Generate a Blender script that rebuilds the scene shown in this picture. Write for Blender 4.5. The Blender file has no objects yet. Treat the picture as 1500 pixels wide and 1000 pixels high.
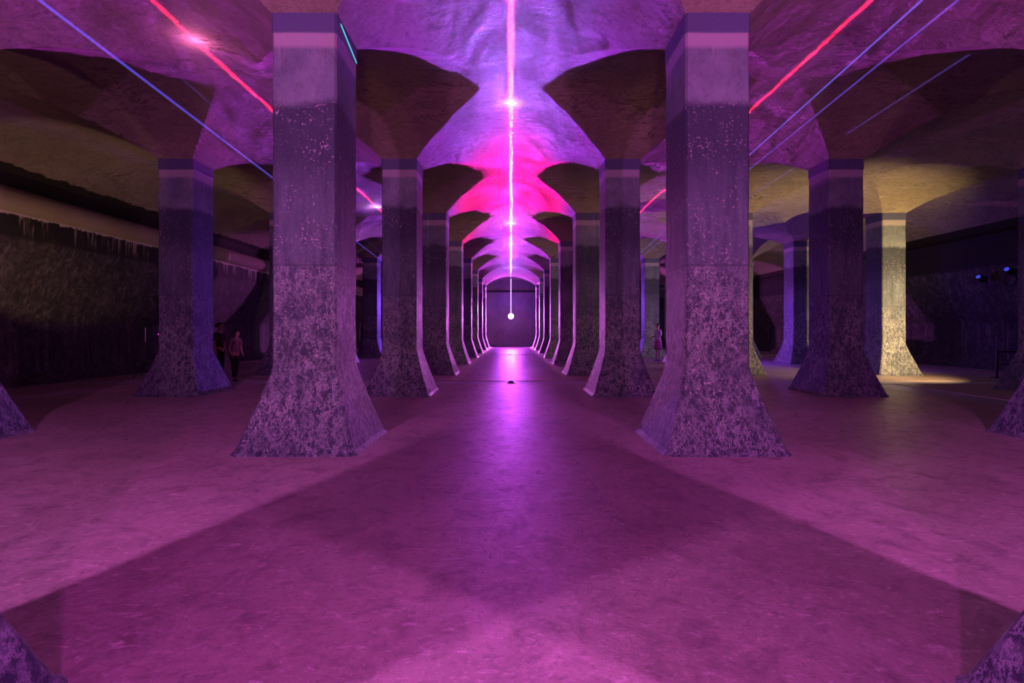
import bpy, bmesh, math, random
from mathutils import Vector, noise, Matrix

A = 5.0                 # bay spacing in metres
EYE = 0.287             # eye height in bays
SPR = 1.053             # springing height in bays (top of the pillars)
S = 0.4225              # clear half span of a vault
HC = 0.0775             # pillar half width
sc = bpy.context.scene
COL = sc.collection
random.seed(7)

# ---------------------------------------------------------------- camera, world, exposure
cd = bpy.data.cameras.new('camera'); cam = bpy.data.objects.new('camera', cd); COL.objects.link(cam)
cam.location = (0, 0, EYE * A); cam.rotation_euler = (math.pi / 2, 0, 0)
cd.sensor_width = 36; cd.lens = 714 / 1500 * 36; cd.shift_x = 0.001; cd.shift_y = -16 / 1500
cd.clip_start = 0.02; cd.clip_end = 200
sc.camera = cam
w = bpy.data.worlds.new('world'); sc.world = w; w.use_nodes = True
w.node_tree.nodes['Background'].inputs[0].default_value = (0.25, 0.08, 0.3, 1)
w.node_tree.nodes['Background'].inputs[1].default_value = 0.0
sc.view_settings.view_transform = 'Standard'; sc.view_settings.look = 'None'
sc.view_settings.exposure = 0.0; sc.view_settings.gamma = 1; sc.view_settings.use_curve_mapping = False
sc.cycles.use_denoising = True
sc.cycles.max_bounces = 6; sc.cycles.diffuse_bounces = 4; sc.cycles.glossy_bounces = 3
sc.cycles.sample_clamp_indirect = 6

def P(x, y, h):
    """bays (x across, y deep, h above the eye) -> metres"""
    return Vector((x * A, y * A, (h + EYE) * A))

# ---------------------------------------------------------------- lights
def point(name, loc, color, watts, radius=0.05):
    l = bpy.data.lights.new(name, 'POINT'); l.color = color; l.energy = watts; l.shadow_soft_size = radius
    o = bpy.data.objects.new(name, l); COL.objects.link(o); o.location = loc
    return o

def spot(name, loc, target, color, watts, angle=70, blend=0.4, radius=0.05):
    l = bpy.data.lights.new(name, 'SPOT'); l.color = color; l.energy = watts; l.shadow_soft_size = radius
    l.spot_size = math.radians(angle); l.spot_blend = blend
    o = bpy.data.objects.new(name, l); COL.objects.link(o); o.location = loc
    o.rotation_euler = (Vector(target) - Vector(loc)).to_track_quat('-Z', 'Y').to_euler()
    return o

# two coloured floods high in the side aisles beside the photographer
spot('flood_left', P(-0.70, -0.02, 0.55), P(-0.5, 1.3, -0.25), (0.92, 0.21, 0.92), 950, 165, 0.8, 0.05)
spot('flood_right', P(0.70, -0.02, 0.55), P(0.5, 1.3, -0.25), (0.92, 0.17, 0.92), 860, 165, 0.8, 0.05)
# added fill light behind the camera, lifts the aisle floor and pillar fronts
point('aisle_fill', P(0, -0.55, 0.5), (0.85, 0.08, 0.85), 820, 0.1)
# laser light scattered where the beams strike the vault crowns
VI = (0.6, 0.13, 1.0); PK = (1.0, 0.03, 0.35); BL = (0.34, 0.16, 1.0)
for y, h, c, p in ((1.97, 0.895, BL, 30), (3.23, 0.895, PK, 40), (4.18, 0.895, VI, 70), (5.19, 0.895, VI, 60), (5.95, 0.89, PK, 30), (7.1, 0.885, BL, 60)):
    point('laser_scatter', P(0, y, h), c, p, 0.03)
for x, y, h, c, p in ((-1, 1.54, 0.885, (1.0, 0.2, 0.6), 14), (-1, 3.62, 0.885, (0.6, 0.25, 1.0), 30)):
    point('laser_scatter', P(x, y, h), c, p, 0.03)
for x, p in ((-1.0, 420), (0.0, 700), (1.0, 420)):
    spot('warm_vault_fill', P(x, -0.5, -0.2), P(x, 1.9, 0.9), (1.0, 0.42, 0.30), p, 75, 0.6, 0.05)  # added warm fill from behind the camera, brightens the dim vaults
# end wall projector light, aimed up the aisle
spot('end_projector_glow', P(0, 8.40, 0.25), P(0, 4.0, 0.25), (0.62, 0.07, 1.0), 2400, 175, 0.3, 0.06)
point('end_projector_spill', P(0, 8.44, 0.27), (0.12, 0.02, 1.0), 220, 0.06)
# warm floods
spot('warm_flood', P(2.62, 2.42, -0.04), P(2.2, 3.3, 0.25), (1.0, 0.66, 0.27), 3400, 116, 0.9, 0.04)
spot('warm_glow_left', P(-1.85, 2.2, -0.15), P(-2.35, 2.8, 0.75), (1.0, 0.58, 0.36), 230, 85, 0.3, 0.05)
spot('warm_glow_left_near', P(-1.6, 0.9, -0.2), P(-2.2, 1.8, 0.8), (1.0, 0.46, 0.38), 150, 85, 0.5, 0.05)
point('blue_flood_right', P(2.0, 4.3, 0.1), (0.22, 0.05, 1.0), 300, 0.1)
point('blue_flood_wall', P(2.8, 3.75, 0.1), (0.2, 0.04, 1.0), 55, 0.1)
point('blue_flood_back', P(1.0, 6.3, 0.1), (0.3, 0.05, 1.0), 160, 0.1)
point('blue_flood_left', P(-2.0, 6.2, 0.0), (0.12, 0.05, 1.0), 30, 0.1)

def laser_fan(name, x, y, h, ramp, gain, width, soft=False, expo=3.0):
    """a vertical laser fan aimed up the aisle towards the camera: shaped by the lamp's own angular mask"""
    l = bpy.data.lights.new(name, 'POINT'); l.energy = 400; l.shadow_soft_size = 0.0; l.color = (1, 1, 1)
    l.use_nodes = True; nt = l.node_tree; n = nt.nodes
    em = n['Emission']
    tc = n.new('ShaderNodeTexCoord'); sx = n.new('ShaderNodeSeparateXYZ'); nt.links.new(tc.outputs['Normal'], sx.inputs[0])
    def m(op, a, b=None, clamp=False):
        k = n.new('ShaderNodeMath'); k.operation = op; k.use_clamp = clamp
        for i, v in enumerate((a, b)):
            if v is None: continue
            if isinstance(v, (int, float)): k.inputs[i].default_value = v
            else: nt.links.new(v, k.inputs[i])
        return k.outputs[0]
    ax = m('ABSOLUTE', sx.outputs[0]); up = m('MAXIMUM', sx.outputs[2], 0.05)
    if soft: mask = m('POWER', m('SUBTRACT', 1.0, m('DIVIDE', ax, m('MULTIPLY', up, width)), True), 1.3)
    else: mask = m('LESS_THAN', ax, m('MULTIPLY', up, width))
    mask = m('MULTIPLY', mask, m('MULTIPLY', m('GREATER_THAN', sx.outputs[2], 0.0), m('LESS_THAN', sx.outputs[1], 0.0)))
    if soft:      # laser speckle carried by the light itself
        cx_ = m('DIVIDE', sx.outputs[0], up); cy_ = m('DIVIDE', sx.outputs[1], up)
        cb = n.new('ShaderNodeCombineXYZ'); nt.links.new(cx_, cb.inputs[0]); nt.links.new(cy_, cb.inputs[1])
        nz_ = n.new('ShaderNodeTexNoise'); nt.links.new(cb.outputs[0], nz_.inputs['Vector']); nz_.inputs['Scale'].default_value = 55; nz_.inputs['Detail'].default_value = 4; nz_.inputs['Roughness'].default_value = 0.75
        nb_ = n.new('ShaderNodeTexNoise'); nt.links.new(cb.outputs[0], nb_.inputs['Vector']); nb_.inputs['Scale'].default_value = 6; nb_.inputs['Detail'].default_value = 5
        g1 = m('MAXIMUM', m('MULTIPLY', m('SUBTRACT', nz_.outputs['Fac'], 0.36 + 0.03 * width), 7.0), 0.12)
        g2 = m('MAXIMUM', m('MULTIPLY', m('SUBTRACT', nb_.outputs['Fac'], 0.25), 4.0), 0.2)
        mask = m('MULTIPLY', mask, m('MULTIPLY', g1, g2))
    inv = m('DIVIDE', 1.0, m('POWER', up, expo))
    cr = n.new('ShaderNodeValToRGB'); nt.links.new(sx.outputs[2], cr.inputs[0])
    e = cr.color_ramp.elements
    e[0].position = ramp[0][0]; e[0].color = (*ramp[0][1], 1); e[1].position = ramp[-1][0]; e[1].color = (*ramp[-1][1], 1)
    for p, c in ramp[1:-1]:
        k = e.new(p); k.color = (*c, 1)
    nt.links.new(cr.outputs[0], em.inputs[0])
    nt.links.new(m('MULTIPLY', m('MULTIPLY', mask, inv), gain), em.inputs[1])
    o = bpy.data.objects.new(name, l); COL.objects.link(o); o.location = P(x, y, h)
    return o

RED = (1.0, 0.015, 0.06)
laser_fan('laser_fan_centre', 0, 8.36, 0.25, [(0.05, RED), (0.095, (1, .03, .16)), (0.13, (1, .1, .5)), (0.2, (.8, .3, 1)), (0.4, (.5, .3, 1))], 8.0, 0.013)
laser_fan('laser_fan_left', -1.0, 6.9, 0.35, [(0.05, RED), (0.4, RED)], 3.0, 0.014)
laser_fan('laser_fan_right', 1.0, 6.9, 0.35, [(0.05, RED), (0.4, RED)], 3.0, 0.014)
def side_wash(name, x, y, h, color, gain, limit=1.0):
    """sideways sweep of the same projector over the pillars' inner faces"""
    o = laser_fan(name, x, y, h, [(0.0, color), (1.0, color)], gain, 1.0)
    nt = o.data.node_tree; n = nt.nodes; em = n['Emission']
    for l in list(em.inputs[1].links): nt.links.remove(l)
    tc = n.new('ShaderNodeTexCoord'); sx = n.new('ShaderNodeSeparateXYZ'); nt.links.new(tc.outputs['Normal'], sx.inputs[0])
    def m(op, a, b=None):
        k = n.new('ShaderNodeMath'); k.operation = op
        for i, v in enumerate((a, b)):
            if v is None: continue
            if isinstance(v, (int, float)): k.inputs[i].default_value = v
            else: nt.links.new(v, k.inputs[i])
        return k.outputs[0]
    au = m('ABSOLUTE', sx.outputs[0]); ax = m('MAXIMUM', au, 0.03)
    mask = m('MULTIPLY', m('MULTIPLY', m('LESS_THAN', sx.outputs[2], m('MULTIPLY', au, 1.2)), m('GREATER_THAN', sx.outputs[2], m('MULTIPLY', au, -1.7))), m('LESS_THAN', sx.outputs[1], 0.0))
    mask = m('MULTIPLY', mask, m('LESS_THAN', au, limit))
    nt.links.new(m('MULTIPLY', m('DIVIDE', mask, m('POWER', ax, 0.3)), gain), em.inputs[1])
    return o
side_wash('pillar_wash_centre', 0, 8.36, 0.25, (0.85, 0.18, 0.8), 13.0)
side_wash('pillar_wash_left', -1, 6.9, 0.35, (0.24, 0.06, 1.0), 7.0, 0.27)
side_wash('pillar_wash_right', 1, 6.9, 0.35, (0.30, 0.07, 1.0), 3.5, 0.27)
V0 = (0.46, 0.05, 1.0); B1 = (0.42, 0.06, 1.0); V1 = (0.62, 0.05, 0.85); P1 = (0.95, 0.03, 0.6); R1 = (1.0, 0.0, 0.22); K0 = (0, 0, 0); W1 = (0.24, 0.20, 1.0)
laser_fan('laser_wash_centre', 0, 8.36, 0.25, [(0.05, V0), (0.09, V0), (0.104, V0), (0.112, P1), (0.119, R1), (0.137, R1), (0.142, P1), (0.16, V1), (0.19, V1), (0.22, V1), (0.4, B1)], 0.7, 1.15, True)
laser_fan('laser_core_centre', 0, 8.36, 0.25, [(0.05, W1), (0.1, W1), (0.112, V1), (0.119, P1), (0.137, V1), (0.4, W1)], 0.55, 0.5, True)
laser_fan('laser_red_centre', 0, 8.36, 0.25, [(0.106, K0), (0.113, R1), (0.136, (1, 0, .1)), (0.141, K0)], 0.42, 2.2, True)
laser_fan('laser_wash_left', -1.0, 6.9, 0.35, [(0.05, V1), (0.1, V1), (0.13, B1), (0.4, B1)], 0.36, 1.4, True)
laser_fan('laser_wash_right', 1.0, 6.9, 0.35, [(0.05, V1), (0.1, V1), (0.13, V1), (0.4, B1)], 0.30, 1.4, True)

# ---------------------------------------------------------------- materials
class NT:
    def __init__(s, name):
        s.m = bpy.data.materials.new(name); s.m.use_nodes = True; s.t = s.m.node_tree; s.n = s.t.nodes
        s.b = s.n['Principled BSDF']
    def node(s, kind, **kw):
        k = s.n.new(kind)
        for a, v in kw.items():
            if a.startswith('i_'):
                s.put(k.inputs[int(a[2:])] if a[2:].isdigit() else k.inputs[a[2:].replace('_', ' ')], v)
            else: setattr(k, a, v)
        return k
    def put(s, sock, v):
        if hasattr(v, 'is_output') or isinstance(v, bpy.types.NodeSocket): s.t.links.new(v, sock)
        else:
            if isinstance(v, tuple) and len(v) == 3 and sock.type == 'RGBA': v = (*v, 1)
            sock.default_value = v
    def math(s, op, a, b=0.0, clamp=False):
        k = s.n.new('ShaderNodeMath'); k.operation = op; k.use_clamp = clamp
        s.put(k.inputs[0], a); s.put(k.inputs[1], b); return k.outputs[0]
    def mix(s, f, a, b, mode='MIX'):
        k = s.n.new('ShaderNodeMix'); k.data_type = 'RGBA'; k.blend_type = mode
        s.put(k.inputs[0], f); s.put(k.inputs[6], a); s.put(k.inputs[7], b); return k.outputs[2]
    def noise(s, vec, scale, detail=6, rough=0.6, dist=0.0):
        k = s.n.new('ShaderNodeTexNoise'); s.put(k.inputs['Vector'], vec); k.inputs['Scale'].default_value = scale
        k.inputs['Detail'].default_value = detail; k.inputs['Roughness'].default_value = rough; k.inputs['Distortion'].default_value = dist
        return k.outputs['Fac']
    def ramp(s, f, pts):
        k = s.n.new('ShaderNodeValToRGB'); s.put(k.inputs[0], f); e = k.color_ramp.elements
        def c(v): return (v, v, v, 1) if isinstance(v, (int, float)) else (*v, 1)
        e[0].position, e[0].color = pts[0][0], c(pts[0][1]); e[1].position, e[1].color = pts[-1][0], c(pts[-1][1])
        for p, v in pts[1:-1]:
            q = e.new(p); q.color = c(v)
        return k.outputs[0]
    def mapping(s, vec, scale=(1, 1, 1), rot=(0, 0, 0)):
        k = s.n.new('ShaderNodeMapping'); s.put(k.inputs[0], vec); k.inputs['Scale'].default_value = scale
        k.inputs['Rotation'].default_value = rot
        return k.outputs[0]
    def bump(s, h, strength, dist, normal=None):
        k = s.n.new('ShaderNodeBump'); s.put(k.inputs['Height'], h); k.inputs['Strength'].default_value = strength
        k.inputs['Distance'].default_value = dist
        if normal is not None: s.put(k.inputs['Normal'], normal)
        return k.outputs[0]
    def out(s, color, rough, normal=None, spec=0.5):
        s.put(s.b.inputs['Base Color'], color); s.put(s.b.inputs['Roughness'], rough)
        s.b.inputs['Specular IOR Level'].default_value = spec
        if normal is not None: s.put(s.b.inputs['Normal'], normal)
        return s.m

def plain(name, color, rough=0.6, metal=0.0):
    k = NT(name); tc = k.node('ShaderNodeTexCoord').outputs['Object']
    n = k.noise(tc, 14, 4)
    c = k.mix(n, tuple(v * 0.8 for v in color), tuple(min(1, v * 1.2) for v in color))
    k.b.inputs['Metallic'].default_value = metal
    return k.out(c, rough)

def emit(name, color, strength):
    m = bpy.data.materials.new(name); m.use_nodes = True; t = m.node_tree; t.nodes.clear()
    e = t.nodes.new('ShaderNodeEmission'); e.inputs[0].default_value = (*color, 1); e.inputs[1].default_value = strength
    o = t.nodes.new('ShaderNodeOutputMaterial'); t.links.new(e.outputs[0], o.inputs[0]); return m

def beam_mat(name, color, strength):
    """laser beam scattering in the mist: light added over what lies behind it"""
    m = bpy.data.materials.new(name); m.use_nodes = True; t = m.node_tree; t.nodes.clear()
    e = t.nodes.new('ShaderNodeEmission'); e.inputs[0].default_value = (*color, 1)
    lw = t.nodes.new('ShaderNodeLayerWeight'); lw.inputs[0].default_value = 0.5
    inv = t.nodes.new('ShaderNodeMath'); inv.operation = 'SUBTRACT'; inv.inputs[0].default_value = 1; t.links.new(lw.outputs['Facing'], inv.inputs[1])
    mu = t.nodes.new('ShaderNodeMath'); mu.operation = 'MULTIPLY'; mu.inputs[1].default_value = strength; t.links.new(inv.outputs[0], mu.inputs[0])
    t.links.new(mu.outputs[0], e.inputs[1])
    tr = t.nodes.new('ShaderNodeBsdfTransparent'); ad = t.nodes.new('ShaderNodeAddShader')
    o = t.nodes.new('ShaderNodeOutputMaterial')
    t.links.new(e.outputs[0], ad.inputs[0]); t.links.new(tr.outputs[0], ad.inputs[1]); t.links.new(ad.outputs[0], o.inputs[0])
    return m

def vault_material():
    k = NT('vault_plaster'); tc = k.node('ShaderNodeNewGeometry').outputs['Position']
    big = k.noise(tc, 0.45, 5, 0.6); mid = k.noise(tc, 2.2, 8, 0.7, 0.6); fine = k.noise(tc, 28, 3, 0.7)
    st = k.noise(k.mapping(tc, (0.7, 3.5, 3), (0, 0, 0.35)), 2.0, 8, 0.75, 0.4)
    c = k.mix(k.ramp(big, [(0.35, 0.0), (0.65, 1.0)]), (0.30, 0.245, 0.19), (0.46, 0.39, 0.32))
    c = k.mix(k.ramp(mid, [(0.5, 0.0), (0.75, 0.6)]), c, (0.2, 0.17, 0.14))
    c = k.mix(k.ramp(fine, [(0.45, 0.0), (0.75, 0.35)]), c, (0.6, 0.55, 0.5))
    gr = k.noise(tc, 9, 8, 0.85)
    c = k.mix(k.ramp(gr, [(0.40, 0.5), (0.50, 0.0)]), c, (0.18, 0.145, 0.12))
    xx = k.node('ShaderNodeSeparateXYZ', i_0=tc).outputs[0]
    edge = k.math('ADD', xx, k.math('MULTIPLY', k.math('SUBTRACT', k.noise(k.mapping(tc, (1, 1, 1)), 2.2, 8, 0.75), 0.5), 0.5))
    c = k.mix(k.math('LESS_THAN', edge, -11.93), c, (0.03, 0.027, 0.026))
    ridge = k.noise(k.mapping(tc, (0.8, 2.2, 2), (0, 0, -0.3)), 1.1, 9, 0.72, 1.5)
    crack = k.ramp(k.math('ABSOLUTE', k.math('SUBTRACT', ridge, 0.5)), [(0.0, 0.0), (0.012, 1.0)])
    crackm = k.ramp(k.noise(tc, 0.9, 3), [(0.52, 0.0), (0.60, 1.0)])
    crack = k.math('SUBTRACT', 1.0, k.math('MULTIPLY', k.math('SUBTRACT', 1.0, crack), crackm))
    c = k.mix(crack, (0.05, 0.04, 0.035), c)
    h = k.math('ADD', k.math('MULTIPLY', st, 1.3), k.math('MULTIPLY', mid, 0.8))
    nrm = k.bump(k.math('ADD', h, k.math('MULTIPLY', crack, 0.3)), 1.0, 0.13)
    nrm = k.bump(k.noise(k.mapping(tc, (1, 1.8, 1)), 14, 5, 0.8), 0.9, 0.022, nrm)
    return k.out(c, 0.75, nrm, 0.3)

def pillar_material():
    k = NT('pillar_concrete'); t = k.node('ShaderNodeTexCoord').outputs['Object']
    ri = k.node('ShaderNodeObjectInfo').outputs['Location']
    add = k.n.new('ShaderNodeVectorMath'); add.operation = 'ADD'
    sc3 = k.n.new('ShaderNodeVectorMath'); sc3.operation = 'SCALE'; k.put(sc3.inputs[0], ri); sc3.inputs['Scale'].default_value = 1.37
    k.put(add.inputs[0], t); k.put(add.inputs[1], sc3.outputs[0]); v = add.outputs[0]
    z = k.node('ShaderNodeSeparateXYZ', i_0=t).outputs[2]
    n1 = k.noise(v, 1.6, 6, 0.65)
    zz = k.math('ADD', z, k.math('MULTIPLY', k.math('SUBTRACT', n1, 0.5), 0.35))
    zs = k.math('ADD', z, k.math('MULTIPLY', k.math('SUBTRACT', n1, 0.5), 0.03))
    H = A
    top, band, dark, seam, fl = 1.053 * H, 1.006 * H, 0.838 * H, 0.445 * H, 0.195 * H
    vert = k.noise(k.mapping(v, (9, 9, 0.9)), 1.0, 6, 0.7)            # run-down streaks
    spk = k.noise(v, 34, 3, 0.6, 0.5); spk2 = k.noise(k.mapping(v, (1, 1, 0.35)), 26, 3, 0.6)
    blot = k.noise(k.mapping(v, (1, 1, 0.6)), 12, 8, 0.8, 0.2)
    r1 = k.noise(k.mapping(v, (1, 1, 0.6)), 13, 6, 0.7, 0.15)
    vein = k.ramp(k.math('ABSOLUTE', k.math('SUBTRACT', r1, 0.5)), [(0.0, 1.0), (0.012, 0.75), (0.035, 0.0)])
    cl = k.ramp(k.noise(v, 2.0, 4, 0.6), [(0.40, 0.0), (0.58, 1.0)])
    vm = k.math('MULTIPLY', vein, k.math('ADD', 0.12, k.math('MULTIPLY', cl, 0.6)))
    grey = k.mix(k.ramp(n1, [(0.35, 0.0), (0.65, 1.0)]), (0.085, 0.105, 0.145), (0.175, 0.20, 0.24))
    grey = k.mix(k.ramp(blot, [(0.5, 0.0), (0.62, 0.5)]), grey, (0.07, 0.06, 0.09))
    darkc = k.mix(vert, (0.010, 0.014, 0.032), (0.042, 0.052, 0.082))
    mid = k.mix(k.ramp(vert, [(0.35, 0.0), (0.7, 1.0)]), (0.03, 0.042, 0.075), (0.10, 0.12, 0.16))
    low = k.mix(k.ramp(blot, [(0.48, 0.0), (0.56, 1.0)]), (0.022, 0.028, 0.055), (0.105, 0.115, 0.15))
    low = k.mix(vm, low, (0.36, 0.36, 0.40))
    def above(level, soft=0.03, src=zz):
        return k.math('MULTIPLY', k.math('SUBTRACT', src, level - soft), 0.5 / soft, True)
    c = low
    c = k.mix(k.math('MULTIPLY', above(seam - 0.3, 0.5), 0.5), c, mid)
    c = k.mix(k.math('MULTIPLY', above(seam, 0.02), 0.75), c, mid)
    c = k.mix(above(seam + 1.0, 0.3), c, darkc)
    # pale specks on the dark painted zone
    sp = k.ramp(k.math('MULTIPLY', spk, k.math('ADD', 0.62, k.math('MULTIPLY', spk2, 0.75))), [(0.60, 0.0), (0.66, 0.7)])
    sp = k.math('MULTIPLY', sp, k.ramp(k.noise(v, 2.3, 3), [(0.40, 0.12), (0.62, 1.0)]))
    c = k.mix(sp, c, (0.42, 0.34, 0.42))
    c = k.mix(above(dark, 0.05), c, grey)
    drip = k.ramp(k.noise(k.mapping(v, (16, 16, 0.25)), 1.0, 4, 0.8), [(0.58, 0.0), (0.68, 1.0)])
    dripm = k.math('MULTIPLY', drip, above(band - 0.38, 0.25))
    c = k.mix(k.math('MULTIPLY', dripm, 0.7), c, (0.45, 0.34, 0.33))
    c = k.mix(above(band - 0.17, 0.03, zs), c, (0.29, 0.26, 0.30))
    c = k.mix(above(band, 0.012, zs), c, (0.07, 0.075, 0.15))
    sm = k.math('COMPARE', z, seam); sm_n = sm.node; sm_n.inputs[2].default_value = 0.012
    c = k.mix(k.math('MULTIPLY', sm, 0.45), c, (0.02, 0.015, 0.03))
    h = k.math('ADD', k.math('MULTIPLY', blot, 0.6), k.math('ADD', k.math('MULTIPLY', spk, 0.5), k.math('MULTIPLY', vert, 0.3)))
    nrm = k.bump(h, 0.6, 0.03)
    return k.out(c, 0.62, nrm, 0.35)

def floor_material():
    k = NT('floor_concrete'); tc = k.node('ShaderNodeNewGeometry').outputs['Position']
    big = k.noise(tc, 0.55, 6, 0.65, 0.4); mid = k.noise(tc, 3.5, 8, 0.72, 0.8); fine = k.noise(tc, 40, 3, 0.7)
    c = k.mix(k.ramp(big, [(0.35, 0.0), (0.65, 1.0)]), (0.28, 0.21, 0.20), (0.42, 0.32, 0.31))
    c = k.mix(k.ramp(mid, [(0.48, 0.0), (0.68, 0.85)]), c, (0.16, 0.11, 0.12))
    scuff = k.noise(k.mapping(tc, (1, 2.2, 1), (0, 0, 0.5)), 9, 6, 0.78, 1.0)
    c = k.mix(k.ramp(scuff, [(0.56, 0.0), (0.63, 0.6)]), c, (0.62, 0.5, 0.52))
    c = k.mix(k.ramp(k.noise(tc, 16, 6, 0.85), [(0.38, 0.5), (0.48, 0.0)]), c, (0.12, 0.085, 0.09))
    c = k.mix(k.ramp(k.noise(tc, 30, 4, 0.8), [(0.58, 0.0), (0.66, 0.45)]), c, (0.62, 0.5, 0.52))
    vo = k.n.new('ShaderNodeTexVoronoi'); k.put(vo.inputs['Vector'], tc); vo.inputs['Scale'].default_value = 24
    c = k.mix(k.ramp(vo.outputs['Distance'], [(0.05, 0.7), (0.11, 0.0)]), c, (0.5, 0.42, 0.45))
    nrm = k.bump(k.math('ADD', mid, k.math('MULTIPLY', scuff, 0.5)), 0.35, 0.03)
    nrm = k.bump(k.noise(k.mapping(tc, (1, 1.6, 1)), 22, 5, 0.75), 0.5, 0.012, nrm)
    return k.out(c, k.ramp(mid, [(0.3, 0.24), (0.7, 0.42)]), nrm, 0.5)

def wall_material(roll):
    k = NT('wall_paint'); t = k.node('ShaderNodeNewGeometry').outputs['Position']
    z = k.node('ShaderNodeSeparateXYZ', i_0=t).outputs[2]
    n1 = k.noise(t, 1.5, 8, 0.7); n2 = k.noise(t, 7, 8, 0.75, 0.6); n3 = k.noise(t, 5, 8, 0.8)
    drip = k.noise(k.mapping(t, (7, 7, 0.35)), 1.0, 6, 0.8)
    zz = k.math('ADD', z, k.math('MULTIPLY', k.math('SUBTRACT', n3, 0.5), 0.35))
    def above(level, soft, src): return k.math('MULTIPLY', k.math('SUBTRACT', src, level - soft), 0.5 / soft, True)
    c = k.mix(k.ramp(n1, [(0.35, 0.0), (0.7, 1.0)]), (0.03, 0.026, 0.03), (0.085, 0.075, 0.08))
    c = k.mix(k.ramp(drip, [(0.50, 0.0), (0.62, 0.9)]), c, (0.15, 0.13, 0.135))
    c = k.mix(k.ramp(n2, [(0.46, 0.0), (0.6, 0.85)]), c, (0.02, 0.018, 0.022))
    L1, L2, L3 = (0.455 + EYE) * A, (0.575 + EYE) * A, (0.69 + EYE) * A
    c = k.mix(above(L1, 0.06, zz), c, (0.018, 0.016, 0.018))
    # lime run-off under the roll
    lime = k.math('MULTIPLY', k.ramp(drip, [(0.53, 0.0), (0.58, 1.0)]), above(L2 - 0.28, 0.28, z))
    lime = k.math('MAXIMUM', lime, above(L2 - 0.05, 0.015, zz))
    if not roll:
        c = k.mix(above(L3 + 0.12, 0.01, z), c, (0.03, 0.027, 0.026))
        return k.out(c, 0.7, k.bump(k.math('ADD', n2, k.math('MULTIPLY', n1, 0.5)), 0.7, 0.05), 0.3)
    c = k.mix(k.math('MULTIPLY', lime, 0.85), c, (0.6, 0.52, 0.48))
    c = k.mix(above(L2, 0.012, z), c, k.mix(n1, (0.23, 0.19, 0.14), (0.33, 0.28, 0.21)))
    c = k.mix(above(L3 + 0.02, 0.01, z), c, (0.03, 0.027, 0.026))
    nrm = k.bump(k.math('ADD', n2, k.math('MULTIPLY', n1, 0.5)), 0.7, 0.05)
    return k.out(c, 0.7, nrm, 0.3)

def end_wall_material():
    k = NT('end_wall_paint'); t = k.node('ShaderNodeNewGeometry').outputs['Position']
    n1 = k.noise(t, 1.2, 8, 0.7); drip = k.noise(k.mapping(t, (6, 6, 0.35)), 1.0, 6, 0.8)
    c = k.mix(n1, (0.10, 0.09, 0.10), (0.26, 0.23, 0.24)); c = k.mix(k.ramp(drip, [(0.55, 0), (0.7, 0.5)]), c, (0.34, 0.3, 0.3))
    return k.out(c, 0.7, k.bump(n1, 0.6, 0.05), 0.3)

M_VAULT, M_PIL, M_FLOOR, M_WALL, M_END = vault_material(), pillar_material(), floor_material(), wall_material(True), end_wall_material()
M_WALL_R = wall_material(False)
M_GUT = plain('gutter_concrete', (0.36, 0.33, 0.42), 0.35)
M_GAP = plain('dark_gap', (0.01, 0.008, 0.01), 0.8)
M_BLACK = plain('black_metal', (0.015, 0.015, 0.018), 0.4, 0.4)
M_STEEL = plain('brushed_steel', (0.5, 0.48, 0.45), 0.3, 0.9)

# ---------------------------------------------------------------- object helpers
def link(name, me, mat=None, parent=None, smooth=False):
    if mat is not None: me.materials.append(mat)
    if smooth:
        for p in me.polygons: p.use_smooth = True
    o = bpy.data.objects.new(name, me); COL.objects.link(o)
    if parent is not None: o.parent = parent
    return o

def mesh(name, verts, faces, mat=None, parent=None, smooth=False):
    me = bpy.data.meshes.new(name); me.from_pydata([tuple(v) for v in verts], [], faces); me.update()
    return link(name, me, mat, parent, smooth)

def bm_obj(name, bm, mat=None, parent=None, smooth=False):
    me = bpy.data.meshes.new(name); bm.normal_update(); bm.to_mesh(me); bm.free()
    return link(name, me, mat, parent, smooth)

def thing(name, loc, label, cat, group=None):
    o = bpy.data.objects.new(name, None); o['kind'] = 'thing'; COL.objects.link(o); o.location = loc; o.empty_display_size = 0.1
    o['label'] = label; o['category'] = cat
    if group: o['group'] = group
    return o

def structure(o): o['kind'] = 'structure'; return o

def box(bm, cx, cy, cz, sx, sy, sz, bevel=0.0, rot=None):
    r = bmesh.ops.create_cube(bm, size=1.0)
    bmesh.ops.scale(bm, vec=(sx, sy, sz), verts=r['verts'])
    if bevel:
        es = list({e for v in r['verts'] for e in v.link_edges})
        b = bmesh.ops.bevel(bm, geom=es, offset=bevel, segments=2, affect='EDGES', profile=0.6)
        vs = list({v for f in b['faces'] for v in f.verts} | {v for v in r['verts'] if v.is_valid})
    else: vs = r['verts']
    if rot is not None: bmesh.ops.rotate(bm, cent=(0, 0, 0), matrix=rot, verts=vs)
    bmesh.ops.translate(bm, vec=(cx, cy, cz), verts=vs)

def tube(bm, p0, p1, r0, r1=None, seg=12, caps=True):
    p0, p1 = Vector(p0), Vector(p1); r1 = r0 if r1 is None else r1
    q = (p1 - p0).to_track_quat('Z', 'Y').to_matrix()
    rings = []
    for p, r in ((p0, r0), (p1, r1)):
        rings.append([bm.verts.new(p + q @ Vector((math.cos(2 * math.pi * i / seg) * r, math.sin(2 * math.pi * i / seg) * r, 0))) for i in range(seg)])
    for i in range(seg):
        bm.faces.new((rings[0][i], rings[0][(i + 1) % seg], rings[1][(i + 1) % seg], rings[1][i]))
    if caps: bm.faces.new(rings[0][::-1]); bm.faces.new(rings[1])

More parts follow.
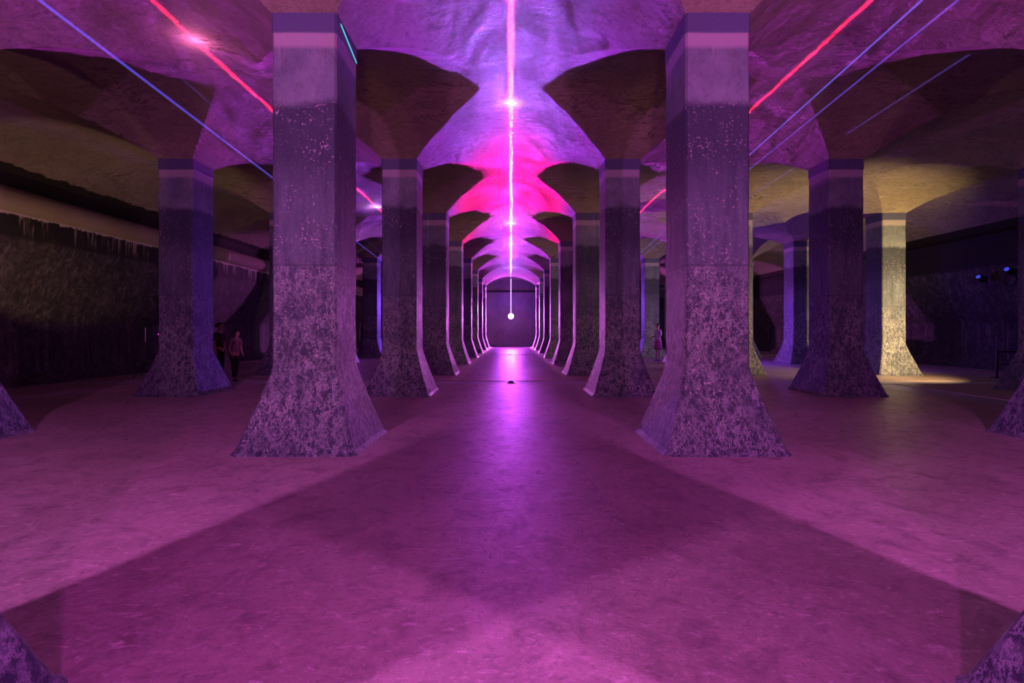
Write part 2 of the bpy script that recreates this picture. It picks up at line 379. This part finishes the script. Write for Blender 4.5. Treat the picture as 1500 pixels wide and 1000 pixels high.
# ---------------------------------------------------------------- vault
RA, RB = 0.152, 0.146      # rise of the long aisle vaults / of the cross vaults
def Rad(rise): return (S * S + rise * rise) / (2 * rise)
RAA, RBB = Rad(RA), Rad(RB)
def arc(u, rise, R):
    u = abs(u)
    if u >= S: return 0.0
    return math.sqrt(max(R * R - u * u, 0)) - (R - rise)
def inv_arc(hh, rise, R):
    """|u| at which the arc stands hh above the springing"""
    if hh >= rise: return 0.0
    t = hh + R - rise
    return min(S, math.sqrt(max(R * R - t * t, 0)))
def rough(x, y):
    """uneven plaster, in bays"""
    p = Vector((x * 2.6, y * 2.6, 3.1))
    return 0.010 * (noise.noise(p)) + 0.0045 * noise.noise(p * 3.7) + 0.0018 * noise.noise(p * 11)

XS = [-2, -1, 0, 1, 2, 3]                # aisle centres
YS = [k + 0.755 for k in range(-1, 8)]   # cross aisle centres: 0.755+... pillar rows at 0.255 + n
Y0 = 0.2555                              # centre of pillar row 0
YS = [Y0 + 0.5 + k for k in range(-1, 9)]
def build_vault():
    V, F = [], []
    def vadd(x, y, h):
        damp = 1.0
        V.append(P(x, y, SPR - EYE + h + rough(x, y) * min(1.0, 0.15 + h * 18)))
        return len(V) - 1
    N = 22; M = 16
    for cx in XS:
        for cy in YS:
            # long barrel A: for each u a strip of the profile from pillar row to groin
            us = [-S + 2 * S * i / (2 * N) for i in range(2 * N + 1)]
            u0 = inv_arc(RB, RA, RAA); us = sorted(us + [-u0, u0] + [q * u0 * f for q in (-1, 1) for f in (1.001, 1.01, 1.04, 1.1)])
            for sgn in (-1, 1):
                prev = None
                outer = (cx == -2 and sgn < 0) or (cx == 3 and sgn > 0)
                for u in us:
                    h = arc(u, RA, RAA); vg = inv_arc(h, RB, RBB)
                    if (cx == -2 and u < 0) or (cx == 3 and u > 0): vg = 0.0   # no cross vault against the side walls
                    row = [vadd(cx + u, cy + sgn * (0.5 + (vg - 0.5) * j / M), h) for j in range(M + 1)]
                    if prev:
                        for j in range(M):
                            q = (prev[j], row[j], row[j + 1], prev[j + 1]); F.append(q if sgn < 0 else q[::-1])
                    prev = row
                prev = None
                for v in ([] if outer else us):
                    h = arc(v, RB, RBB); ug = inv_arc(h, RA, RAA)
                    row = [vadd(cx + sgn * (0.5 + (ug - 0.5) * j / M), cy + v, h) for j in range(M + 1)]
                    if prev:
                        for j in range(M):
                            q = (prev[j], row[j], row[j + 1], prev[j + 1]); F.append(q[::-1] if sgn < 0 else q)
                    prev = row
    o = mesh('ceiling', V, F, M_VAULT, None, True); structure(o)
    return o
ceiling = build_vault()

# pillar heads: small flat beds closing the vault over every pillar row are the pillar tops themselves

# ---------------------------------------------------------------- floor with the sunken gutters
XL, XR, YB, YE = -2.60, 3.60, -0.80, 8.72
GY = [(2.635, 2.785), (5.66, 5.80)]      # cross gutters
GX = (1.885, 2.06)                       # gutter running towards the camera on the right
def slab(name, x0, x1, y0, y1, mat, top=0.0, thick=0.3, nx=1, ny=1):
    bm = bmesh.new(); box(bm, (x0 + x1) / 2 * A, (y0 + y1) / 2 * A, top - thick / 2, (x1 - x0) * A, (y1 - y0) * A, thick)
    return bm_obj(name, bm, mat)
floor_root = bpy.data.objects.new('floor', None); COL.objects.link(floor_root); floor_root['kind'] = 'structure'
def fpart(o): o.parent = floor_root; return o
g = 0.009
fpart(slab('floor_slab', XL, GX[0] - g, YB, GY[0][0] - g, M_FLOOR))
fpart(slab('floor_slab', GX[1], XR, YB, GY[0][0] - g, M_FLOOR))
fpart(slab('floor_slab', XL, XR, GY[0][1], GY[1][0] - g * 0.6, M_FLOOR))
fpart(slab('floor_slab', XL, XR, GY[1][1], YE, M_FLOOR))
fpart(slab('gutter_bed', XL, XR, GY[0][0], GY[0][1], M_GUT, -0.012))
fpart(slab('gutter_bed', XL, XR, GY[1][0], GY[1][1], M_GUT, -0.012))
fpart(slab('gutter_bed', GX[0], GX[1], YB, GY[0][0] - g, M_GUT, -0.012))
fpart(slab('gutter_joint', XL, XR, GY[0][0] - g, GY[0][0], M_GAP, -0.06, 0.2))
fpart(slab('gutter_joint', XL, XR, GY[1][0] - g * 0.6, GY[1][0], M_GAP, -0.06, 0.2))
fpart(slab('gutter_joint', GX[0] - g, GX[0], YB, GY[0][0] - g, M_GAP, -0.06, 0.2))
def drain(x, y, label):
    t = thing('floor_drain', (x * A, y * A, -0.012), label, 'drain')
    bm = bmesh.new(); tube(bm, (0, 0, 0), (0, 0, 0.02), 0.13, 0.12, 20); bm_obj('rim', bm, M_STEEL, t)
    bm = bmesh.new(); tube(bm, (0, 0, 0.02), (0, 0, 0.06), 0.09, 0.05, 16); bm_obj('cap', bm, M_BLACK, t)
drain(0.0, 2.70, 'small round drain cap in the nearer floor gutter on the central aisle')
drain(-0.01, 5.73, 'small round drain cap in the farther floor gutter near the violet lamp')

# ---------------------------------------------------------------- walls
def profile_wall(name, xs, sgn, roll):
    """xs: face at the springing; sgn -1 left, +1 right. Profile swept along the depth."""
    pr = [(0.02, SPR + 0.03), (0.0, SPR + 0.0), (0.0, 0.69 + EYE)]
    if roll:
        for i in range(0, 13):
            a = math.pi * (0.5 - i / 12 * 1.0)
            pr.append((-0.045 * math.cos(a) + 0.0, (0.635 + EYE) + 0.055 * math.sin(a)))
    else:
        pr += [(-0.015, 0.688 + EYE), (-0.015, 0.672 + EYE), (0.0, 0.67 + EYE), (0, 0.6 + EYE)]
    pr += [(0.0, 0.57 + EYE), (0.0, 0.45 + EYE), (0.05, 0.33 + EYE), (0.10, 0.19 + EYE), (0.155, 0.075 + EYE), (0.165, 0.06 + EYE), (0.165, 0.02 + EYE),
           (0.165, 0.13), (0.165, 0.07), (0.135, 0.045), (0.115, 0.03), (0.09, 0.008), (0.07, -0.01)]
    ys = [YB + (YE - YB) * i / 260 for i in range(261)]
    V, F = [], []
    for y in ys:
        for j, (o, z) in enumerate(pr):
            r = 0.006 * noise.noise(Vector((y * 4, z * 4, 1.7))) + 0.003 * noise.noise(Vector((y * 13, z * 13, 4)))
            if z < 0.1: r *= 4
            elif roll and 0.57 < z - EYE < 0.7: r *= 0.15
            V.append(Vector(((xs + sgn * (o + r)) * A, y * A, z * A)))
    n = len(pr)
    for i in range(len(ys) - 1):
        for j in range(n - 1):
            q = (i * n + j, (i + 1) * n + j, (i + 1) * n + j + 1, i * n + j + 1); F.append(q if sgn > 0 else q[::-1])
    o = mesh(name, V, F, M_WALL if roll else M_WALL_R, None, True); structure(o); return o
wl = profile_wall('wall_left', -2.4225, -1, True)
wr = profile_wall('wall_right', 3.4225, 1, False)
def flat_wall(name, y, t, mat):
    bm = bmesh.new(); box(bm, (XL + XR) / 2 * A, (y + t / 2) * A, 0.62 * A, (XR - XL + 0.2) * A, t * A, 1.26 * A)
    return structure(bm_obj(name, bm, mat))
we = flat_wall('wall_back', YE, 0.06, M_END)
wb = flat_wall('wall_front', YB - 0.06, 0.06, M_END)
bm = bmesh.new(); box(bm, (XL + XR) / 2 * A, (YE - 0.012) * A, (0.70 + EYE) * A, (XR - XL - 0.2) * A, 0.024 * A, 0.03 * A, 0.02)
structure(bm_obj('trim_1', bm, M_GAP))

# ---------------------------------------------------------------- pillars
def sq_ring(bm, half, z, ch):
    pts = []
    for sx, sy in ((1, 1), (-1, 1), (-1, -1), (1, -1)):
        a = (sx * half, sy * (half - ch)); b = (sx * (half - ch), sy * half)
        pts += [a, b] if sx * sy > 0 else [b, a]
    return [bm.verts.new((x, y, z)) for x, y in pts]
def loft(name, prof, mat, seed=0, cap_top=False, cap_bot=False):
    bm = bmesh.new(); rings = [sq_ring(bm, h * A, z * A, ch * A) for h, z, ch in prof]
    for a, b in zip(rings, rings[1:]):
        for i in range(8): bm.faces.new((a[i], a[(i + 1) % 8], b[(i + 1) % 8], b[i]))
    if cap_top: bm.faces.new(rings[-1])
    if cap_bot: bm.faces.new(rings[0][::-1])
    me = bpy.data.meshes.new(name); bm.normal_update(); bm.to_mesh(me); bm.free(); me.materials.append(mat)
    return me
me_base = loft('flared_base', [(0.152, -0.004, 0.02), (0.146, 0.003, 0.014), (0.138, 0.010, 0.008), (0.1245, 0.048, 0.006), (0.107, 0.100, 0.006), (0.0915, 0.150, 0.006), (0.0815, 0.185, 0.006), (HC, 0.205, 0.005)], M_PIL, cap_bot=True)
me_shaft = loft('shaft', [(HC, 0.205, 0.005)] + [(HC + 0.0006 * math.sin(i * 2.1), 0.205 + (1.006 - 0.205) * i / 12, 0.005) for i in range(1, 12)] + [(HC, 1.006, 0.005)], M_PIL)
me_cap = loft('capital', [(HC, 1.006, 0.005), (HC + 0.002, 1.010, 0.005), (HC + 0.002, SPR + 0.001, 0.006)], M_PIL, cap_top=True)
ROWS = ['row cut by the bottom of the photo', 'nearest full row', 'second row', 'third row', 'fourth row', 'fifth row', 'sixth row', 'seventh row', 'last row before the end wall']
SIDE = {-1.5: 'second pillar left of the central aisle', -0.5: 'first pillar left of the central aisle', 0.5: 'first pillar right of the central aisle',
        1.5: 'second pillar right of the central aisle', 2.5: 'third pillar right of the central aisle'}
SPECIAL = {
    (0, -0.5): 'speckled flared pillar foot cut off at the bottom left corner',
    (0, 0.5): 'speckled flared pillar foot cut off at the bottom right corner',
    (1, -0.5): 'largest flared pillar left of the aisle, violet and speckled with pale flakes',
    (1, 0.5): 'largest flared pillar right of the aisle, dark upper shaft and flaking foot',
    (1, -1.5): 'flared pillar foot cut off by the left edge of the photo, beside the dark wall',
    (1, 1.5): 'flared pillar foot at the right edge, in front of another cut off pillar',
    (2, -1.5): 'flared pillar near the left wall with people behind its right side',
    (2, 2.5): 'pillar sliced by the right edge of the photo beside the black barrier',
    (3, 2.5): 'brightly lit yellow pillar in front of the right wall',
    (2, 1.5): 'very dark pillar just left of the brightly lit yellow pillar',
    (4, 2.5): 'pillar with a glowing blue violet left face beyond the dark one at right',
}
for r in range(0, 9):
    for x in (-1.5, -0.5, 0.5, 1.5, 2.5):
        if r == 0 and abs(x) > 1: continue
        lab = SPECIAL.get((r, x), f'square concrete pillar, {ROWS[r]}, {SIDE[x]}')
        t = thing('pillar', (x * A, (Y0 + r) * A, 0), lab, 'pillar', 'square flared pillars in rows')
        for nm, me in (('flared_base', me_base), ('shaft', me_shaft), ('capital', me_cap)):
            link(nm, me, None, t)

# ---------------------------------------------------------------- laser projectors and beams
M_WHITE = emit('lamp_white', (0.45, 0.22, 1.0), 12)
M_BLUE = emit('lamp_blue', (0.06, 0.09, 1.0), 0.7)
def projector(x, y, h, label, lens_mat, to_wall):
    t = thing('laser_projector', P(x, y, h), label, 'projector', None)
    bm = bmesh.new(); box(bm, 0, 0.22, 0, 0.2, 0.4, 0.18, 0.02); bm_obj('body', bm, M_BLACK, t)
    bm = bmesh.new(); tube(bm, (0, 0.02, 0), (0, -0.03, 0), 0.07, 0.08, 24, False); tube(bm, (0, -0.03, 0), (0, 0.02, 0), 0.075, 0.065, 24, False); bm_obj('bezel', bm, M_BLACK, t)
    bm = bmesh.new(); bmesh.ops.create_uvsphere(bm, u_segments=20, v_segments=12, radius=0.25 if to_wall else 0.03); bm_obj('lens', bm, lens_mat, t, True)
    bm = bmesh.new()
    if to_wall:
        box(bm, 0, 0.74, 0, 0.06, 0.68, 0.06); box(bm, 0, 1.07, 0, 0.25, 0.03, 0.3, 0.005)
    else:
        box(bm, 0, 0.22, 1.48, 0.05, 0.05, 2.8)
        box(bm, 0, 0.22, 0.14, 0.3, 0.12, 0.03)
    bm_obj('bracket', bm, M_BLACK, t)
    return t
projector(0, YE - 0.225, 0.25, 'blazing white violet lamp low on the end wall of the central aisle', M_WHITE, True)
projector(-1.0, 7.0, 0.35, 'black laser projector hung in the aisle left of the central one', emit('lens_left', (0.4, 0.3, 1.0), 5), False)
projector(1.0, 7.0, 0.35, 'black laser projector hung in the aisle right of the central one', emit('lens_right', (0.4, 0.3, 1.0), 5), False)

def beam(p0, p1, r, color, s, label, r0=None):
    p0, p1 = Vector(p0), Vector(p1)
    bm = bmesh.new(); d = p1 - p0; tube(bm, (0, 0, 0), d, r if r0 is None else r0, r, 16, False)
    o = bm_obj('laser_beam', bm, beam_mat('laser_beam_light', color, s), None, True); o.location = p0
    o['label'] = label; o['category'] = 'laser beam'; o['group'] = 'laser beams through the mist'
    o.visible_shadow = True
    return o
SR = P(1.0, 6.97, 0.35); SL = P(-1.0, 6.97, 0.35)
beam(SR, P(1.07, 1.14, 0.87), 0.016, (0.16, 0.14, 1.0), 0.42, 'brightest blue laser beam on the right, the upper one')
beam(SR, P(1.19, 1.215, 0.885), 0.016, (0.16, 0.10, 1.0), 0.28, 'blue laser beam just below the brightest one on the right')
beam(SR, P(1.47, 1.56, 0.885), 0.017, (0.22, 0.12, 0.9), 0.10, 'faint lowest blue laser beam on the right, ending above a dark pillar')
beam(SL, P(-1.22, 1.167, 0.86), 0.024, (0.12, 0.10, 1.0), 0.38, 'broad blue laser beam on the left crossing the dark vaults')
beam(SL, P(-1.15, 1.63, 0.885), 0.015, (0.2, 0.12, 1.0), 0.07, 'faint blue laser beam on the left above the broad one')
beam(P(-0.4205, 1.202, 0.756), P(-0.4205, 1.326, 0.727), 0.010, (0.1, 0.8, 0.8), 1.0, 'short cyan glowing tube standing for laser light on the largest left pillar head')  # no beam: glowing tube laid on the pillar face imitates projected laser light
beam(P(0, YE - 0.23, 0.27), P(0, YE - 0.26, 0.90), 0.035, (0.75, 0.35, 1.0), 1.6, 'vertical violet laser beam rising above the white lamp at the end')

# ---------------------------------------------------------------- fixtures on the right wall, barrier, light stands
def wall_spot(y, h, label, ring):
    t = thing('wall_spotlight', P(3.40, y, h), label, 'spotlight', 'spotlights on the right wall')
    bm = bmesh.new(); box(bm, 0.0, 0, 0, 0.06, 0.2, 0.28, 0.01); bm_obj('mount', bm, M_BLACK, t)
    bm = bmesh.new(); tube(bm, (-0.05, 0, 0.02), (-0.28, -0.06, 0.12), 0.10, 0.12, 20); bm_obj('housing', bm, M_BLACK, t)
    bm = bmesh.new(); tube(bm, (-0.282, -0.06, 0.121), (-0.29, -0.063, 0.125), 0.07, 0.07, 16); bm_obj('lens', bm, M_BLUE, t)
    if ring:
        bm = bmesh.new(); n = 20; R = 0.2
        for i in range(n):
            a, b = 2 * math.pi * i / n, 2 * math.pi * (i + 1) / n
            tube(bm, (-0.1 + 0.02 * math.sin(a), R * math.cos(a), -0.22 + R * 1.15 * math.sin(a)), (-0.1 + 0.02 * math.sin(b), R * math.cos(b), -0.22 + R * 1.15 * math.sin(b)), 0.025, None, 8)
        bm_obj('cable_coil', bm, M_BLACK, t)
wall_spot(3.50, 0.36, 'small black spotlight on the right wall, the left one without a cable coil', False)
wall_spot(3.30, 0.39, 'small black spotlight on the right wall with a coil of cable hanging below', True)

t = thing('barrier', (2.95 * A, 2.96 * A, 0), 'black metal barrier at the right edge beside the yellow lit pillar', 'barrier')
def post(x):
    bm = bmesh.new(); box(bm, x, 0, 0.41, 0.05, 0.05, 0.80, 0.004); bm_obj('post', bm, M_BLACK, t)
    bm = bmesh.new(); box(bm, x, 0, 0.012, 0.30, 0.12, 0.024, 0.004); bm_obj('foot', bm, M_BLACK, t)
post(0); post(1.5)
for z in (0.79, 0.42):
    bm = bmesh.new(); box(bm, 0.75, 0, z, 1.46, 0.03, 0.045 if z > 0.5 else 0.02, 0.004); bm_obj('rail', bm, M_BLACK, t)

def light_stand(x, y, hh, label):
    t = thing('light_stand', (x * A, y * A, 0), label, 'light stand', 'slender light stands by the left wall')
    bm = bmesh.new(); tube(bm, (0, 0, 0.35), (0, 0, hh * 0.62), 0.02, None, 10); bm_obj('pole', bm, M_BLACK, t)
    bm = bmesh.new(); tube(bm, (0, 0, hh * 0.6), (0, 0, hh - 0.18), 0.010, None, 10); bm_obj('mast', bm, M_STEEL, t)
    for k in range(3):
        a = k * 2 * math.pi / 3 + 0.4
        bm = bmesh.new(); tube(bm, (0, 0, 0.5), (0.42 * math.cos(a), 0.42 * math.sin(a), 0.012), 0.012, None, 8); bm_obj('leg', bm, M_BLACK, t)
    bm = bmesh.new(); tube(bm, (0, 0.1, hh - 0.08), (0, -0.12, hh - 0.12), 0.10, 0.12, 16); box(bm, 0, 0, hh - 0.17, 0.08, 0.08, 0.08, 0.005); bm_obj('lamp_head', bm, M_BLACK, t)
    return t
s1 = light_stand(-2.215, 3.07, 2.55, 'taller slender light stand in the dark behind the left pillar')
bm = bmesh.new(); bmesh.ops.create_uvsphere(bm, u_segments=8, v_segments=6, radius=0.022); bmesh.ops.translate(bm, vec=(0, -0.03, 1.32), verts=bm.verts)
o = bm_obj('indicator_lamp', bm, emit('indicator_pink', (1, 0.02, 0.5), 3), s1)
light_stand(-2.25, 3.0, 1.75, 'shorter slender light stand in the dark near the left wall')

# black loudspeaker leaning back beyond the yellow-edged pillar
t = thing('stage_monitor', P(2.32, 5.75, -EYE), 'black wedge shaped equipment case in the blue dark beyond the right pillars', 'case')
bm = bmesh.new()
prof = [(-0.55, 0.9), (0.18, 0.9), (0.0, 0.0), (-0.55, 0.0)]
vs = [[bm.verts.new((x, y, z + 0.72)) for x, z in prof] for y in (0, 0.5)]
bm.faces.new(vs[0]); bm.faces.new(vs[1][::-1])
for i in range(4): bm.faces.new((vs[0][i], vs[1][i], vs[1][(i + 1) % 4], vs[0][(i + 1) % 4]))
bm_obj('body', bm, M_BLACK, t)
bm = bmesh.new(); box(bm, -0.28, 0.25, 0.36, 0.5, 0.42, 0.72, 0.01); bm_obj('plinth', bm, M_BLACK, t)

# ---------------------------------------------------------------- people
def skin(name, joints, edges, mat, parent, root=0, sub=1):
    me = bpy.data.meshes.new(name); me.from_pydata([j[0] for j in joints], edges, []); me.update()
    o = bpy.data.objects.new(name, me); COL.objects.link(o)
    md = o.modifiers.new('s', 'SKIN'); md.use_smooth_shade = True
    for i, j in enumerate(joints):
        v = me.skin_vertices[0].data[i]; v.radius = j[1] if isinstance(j[1], tuple) else (j[1], j[1]); v.use_root = (i == root)
    sb = o.modifiers.new('u', 'SUBSURF'); sb.levels = sub; sb.render_levels = sub
    dg = bpy.context.evaluated_depsgraph_get(); ev = o.evaluated_get(dg); nm = bpy.data.meshes.new_from_object(ev)
    bpy.data.objects.remove(o); nm.name = name
    nm.materials.clear(); nm.materials.append(mat)
    for p in nm.polygons: p.use_smooth = True
    r = bpy.data.objects.new(name, nm); COL.objects.link(r); r.parent = parent
    return r

def ellipsoid(name, c, r, mat, parent, cut=None):
    bm = bmesh.new(); bmesh.ops.create_uvsphere(bm, u_segments=16, v_segments=12, radius=1)
    bmesh.ops.scale(bm, vec=r, verts=bm.verts); bmesh.ops.translate(bm, vec=c, verts=bm.verts)
    if cut: bmesh.ops.delete(bm, geom=[v for v in bm.verts if cut(v.co)], context='VERTS')
    return bm_obj(name, bm, mat, parent, True)

M_SKIN = plain('skin', (0.42, 0.24, 0.17), 0.55); M_HAIR = plain('dark_hair', (0.03, 0.02, 0.02), 0.6)
M_SHOE = plain('dark_shoe', (0.02, 0.02, 0.02), 0.5); M_EYE = plain('eye', (0.02, 0.02, 0.02), 0.2)

def person(x, y, rz, H, label, top, bottom, skirt=False, long_hair=False, arms=(0.0, 0.0), stride=0.0, lean=0.0):
    """faces -Y before turning; s scales a 1.75 m figure"""
    t = thing('person', (x * A, y * A, 0), label, 'person')
    t.rotation_euler = (0, 0, rz); s = H / 1.75
    def q(px, py, pz): return (px * s, (py - lean * max(0, pz - 0.95)) * s, pz * s)
    J = [(q(0, 0, 0.96), (0.15 * s, 0.11 * s)), (q(0, 0, 1.12), (0.125 * s, 0.09 * s)), (q(0, 0.01, 1.32), (0.155 * s, 0.10 * s)), (q(0, 0.01, 1.43), (0.11 * s, 0.075 * s)),
         (q(0, 0, 1.50), 0.052 * s), (q(0, -0.015, 1.57), 0.06 * s), (q(0, -0.02, 1.655), (0.078 * s, 0.092 * s)), (q(0, -0.01, 1.70), (0.06 * s, 0.075 * s))]
    E = [(0, 1), (1, 2), (2, 3), (3, 4), (4, 5), (5, 6), (6, 7)]
    def add(p, r, par):
        J.append((q(*p), r * s)); E.append((par, len(J) - 1)); return len(J) - 1
    hands = []; legs = []
    for k, sx in enumerate((-1, 1)):
        a = arms[k]
        sh = add((sx * 0.18, 0.01, 1.41), 0.052, 3)
        ex, ey, ez = sx * 0.225, -0.04 * a, 1.13 + 0.02 * a
        el = add((ex, ey + 0.02, ez), 0.038, sh)
        wx, wy, wz = sx * (0.235 - 0.12 * a), -0.03 - 0.24 * a, 0.89 + 0.26 * a
        wr_ = add((wx, wy, wz), 0.026, el)
        hd = add((wx, wy - 0.02 - 0.05 * a, wz - 0.06 + 0.06 * a), 0.030, wr_)
        hands.append((sx, wx, wy - 0.02 - 0.05 * a, wz - 0.06 + 0.06 * a, a))
        st = stride * sx
        hip = add((sx * 0.09, 0, 0.86), 0.082, 0)
        kn = add((sx * 0.095, -0.02 + st * 0.5 - abs(st) * 0.1, 0.48), 0.052, hip)
        an = add((sx * 0.095, 0.02 + st, 0.09), 0.036, kn)
        legs.append((sx, 0.02 + st))
    body = skin('body', J, E, M_SKIN, t, 0, 2)
    for sx, hx, hy, hz, a in hands:            # five fingers each, thumb from the side of the palm
        d = Vector((0, -0.75 * a - 0.12, -1 + 0.9 * a)).normalized(); side = Vector((0, 1, 0)) if a < 0.5 else Vector((sx, 0, 0))
        side = (side - side.dot(d) * d).normalized(); base = Vector((hx, hy, hz)) + d * 0.015
        for f, (off, ln) in enumerate(((-0.028, 0.070), (-0.010, 0.080), (0.009, 0.075), (0.027, 0.058))):
            p0 = base + side * off; curl = Vector((-sx, 0, 0)) if a < 0.5 else Vector((0, 0, -1))
            p1 = p0 + d * ln * 0.5; p2 = p1 + (d + curl * 0.4).normalized() * ln * 0.3; p3 = p2 + (d + curl).normalized() * ln * 0.25
            skin('finger', [(q(*p0), 0.009 * s), (q(*p1), 0.0085 * s), (q(*p2), 0.0075 * s), (q(*p3), 0.006 * s)], [(0, 1), (1, 2), (2, 3)], M_SKIN, body)
        p0 = base - side * 0.022 - d * 0.02; p1 = p0 - side * 0.025 + d * 0.02; p2 = p1 + d * 0.03
        skin('thumb', [(q(*p0), 0.011 * s), (q(*p1), 0.010 * s), (q(*p2), 0.007 * s)], [(0, 1), (1, 2)], M_SKIN, body)
    # face
    for sx in (-1, 1):
        ellipsoid('eye', q(sx * 0.032, -0.108, 1.645), (0.012 * s, 0.008 * s, 0.008 * s), M_EYE, body)
        ellipsoid('ear', q(sx * 0.082, -0.005, 1.635), (0.012 * s, 0.02 * s, 0.032 * s), M_SKIN, body)
    ellipsoid('nose', q(0, -0.122, 1.615), (0.014 * s, 0.02 * s, 0.024 * s), M_SKIN, body)
    ellipsoid('mouth', q(0, -0.108, 1.572), (0.024 * s, 0.008 * s, 0.007 * s), plain('lips', (0.4, 0.12, 0.12), 0.5), body)
    # hair cap
    hc = Vector(q(0, 0.005, 1.665))
    ellipsoid('hair', hc, (0.098 * s, 0.112 * s, 0.105 * s), M_HAIR, t, cut=lambda c: c.y < hc.y - 0.05 * s and c.z < hc.z + 0.055 * s or c.z < hc.z - 0.07 * s)
    if long_hair: ellipsoid('hair_bun', q(0, 0.115, 1.66), (0.045 * s, 0.045 * s, 0.05 * s), M_HAIR, t)
    # shirt: body shape slightly wider, with sleeves
    Js = [(q(0, 0, 0.93), (0.17 * s, 0.13 * s)), (q(0, 0, 1.12), (0.15 * s, 0.115 * s)), (q(0, 0.01, 1.32), (0.17 * s, 0.118 * s)), (q(0, 0.01, 1.425), (0.12 * s, 0.085 * s))]
    Es = [(0, 1), (1, 2), (2, 3)]
    for k, sx in enumerate((-1, 1)):
        a = arms[k]
        Js.append((q(sx * 0.185, 0.01, 1.405), 0.066 * s)); Es.append((3, len(Js) - 1))
        Js.append((q(sx * 0.222, 0.01 - 0.03 * a, 1.18), 0.054 * s)); Es.append((len(Js) - 2, len(Js) - 1))
    skin('shirt', Js, Es, top, t, 0, 2)
    if skirt:
        bm = bmesh.new(); rings = []
        for z, rx, ry in ((1.02, 0.155, 0.12), (0.92, 0.185, 0.15), (0.75, 0.205, 0.17), (0.55, 0.215, 0.18), (0.54, 0.20, 0.165)):
            rings.append([bm.verts.new(q(rx * math.cos(i * math.pi / 16) * (1 + 0.03 * math.sin(i * 2.5)), ry * math.sin(i * math.pi / 16), z)) for i in range(32)])
        for a_, b_ in zip(rings, rings[1:]):
            for i in range(32): bm.faces.new((a_[i], a_[(i + 1) % 32], b_[(i + 1) % 32], b_[i]))
        bm_obj('skirt', bm, bottom, t, True)
    else:
        Jt = [(q(0, 0, 0.98), (0.165 * s, 0.125 * s))]; Et = []
        for sx, fy in legs:
            Jt.append((q(sx * 0.09, 0, 0.84), 0.098 * s)); h_ = len(Jt) - 1; Et.append((0, h_))
            Jt.append((q(sx * 0.095, -0.02 + (fy - .02) * 0.5, 0.48), 0.072 * s)); Et.append((h_, h_ + 1))
            Jt.append((q(sx * 0.095, fy, 0.10), 0.058 * s)); Et.append((h_ + 1, h_ + 2))
        skin('trousers', Jt, Et, bottom, t, 0, 2)
    for sx, fy in legs:
        bm = bmesh.new(); bmesh.ops.create_uvsphere(bm, u_segments=14, v_segments=8, radius=1)
        bmesh.ops.scale(bm, vec=(0.045 * s, 0.13 * s, 0.06 * s), verts=bm.verts)
        for v in bm.verts:
            v.co.z = max(v.co.z, -0.0 * s)
            if v.co.y < 0: v.co.z *= 0.65
        bmesh.ops.translate(bm, vec=(sx * 0.095 * s, (fy - 0.05) * s, 0.0), verts=bm.verts)
        bm_obj('shoe', bm, M_SHOE, t, True)
    return t

def striped(name, c1, c2, sc_):
    k = NT(name); t = k.node('ShaderNodeTexCoord').outputs['Object']
    z = k.node('ShaderNodeSeparateXYZ', i_0=t).outputs[2]
    f = k.math('GREATER_THAN', k.math('SINE', k.math('MULTIPLY', z, sc_)), 0.0)
    return k.out(k.mix(f, c1, c2), 0.7)
person(1.405, 4.66, -1.25, 1.76, 'person in a pale blouse and striped red skirt facing left by the right pillars', plain('lilac_blouse', (0.45, 0.38, 0.55), 0.7),
       striped('striped_skirt', (0.6, 0.08, 0.12), (0.12, 0.08, 0.3), 45), skirt=True, arms=(0.9, 0.5))
person(-1.575, 2.36 + 0.42, 1.2, 1.45, 'shorter person in a light open jacket beside the left pillar', plain('light_jacket', (0.22, 0.16, 0.15), 0.7), plain('black_trousers', (0.01, 0.01, 0.012), 0.8), arms=(0.2, 0.3), stride=0.1, lean=0.15)
person(-1.71, 2.36 + 0.50, 1.5, 1.66, 'person in dark clothes partly hidden behind the left pillar', plain('dark_coat', (0.02, 0.018, 0.02), 0.8), plain('dark_trousers', (0.012, 0.01, 0.012), 0.8), long_hair=True)
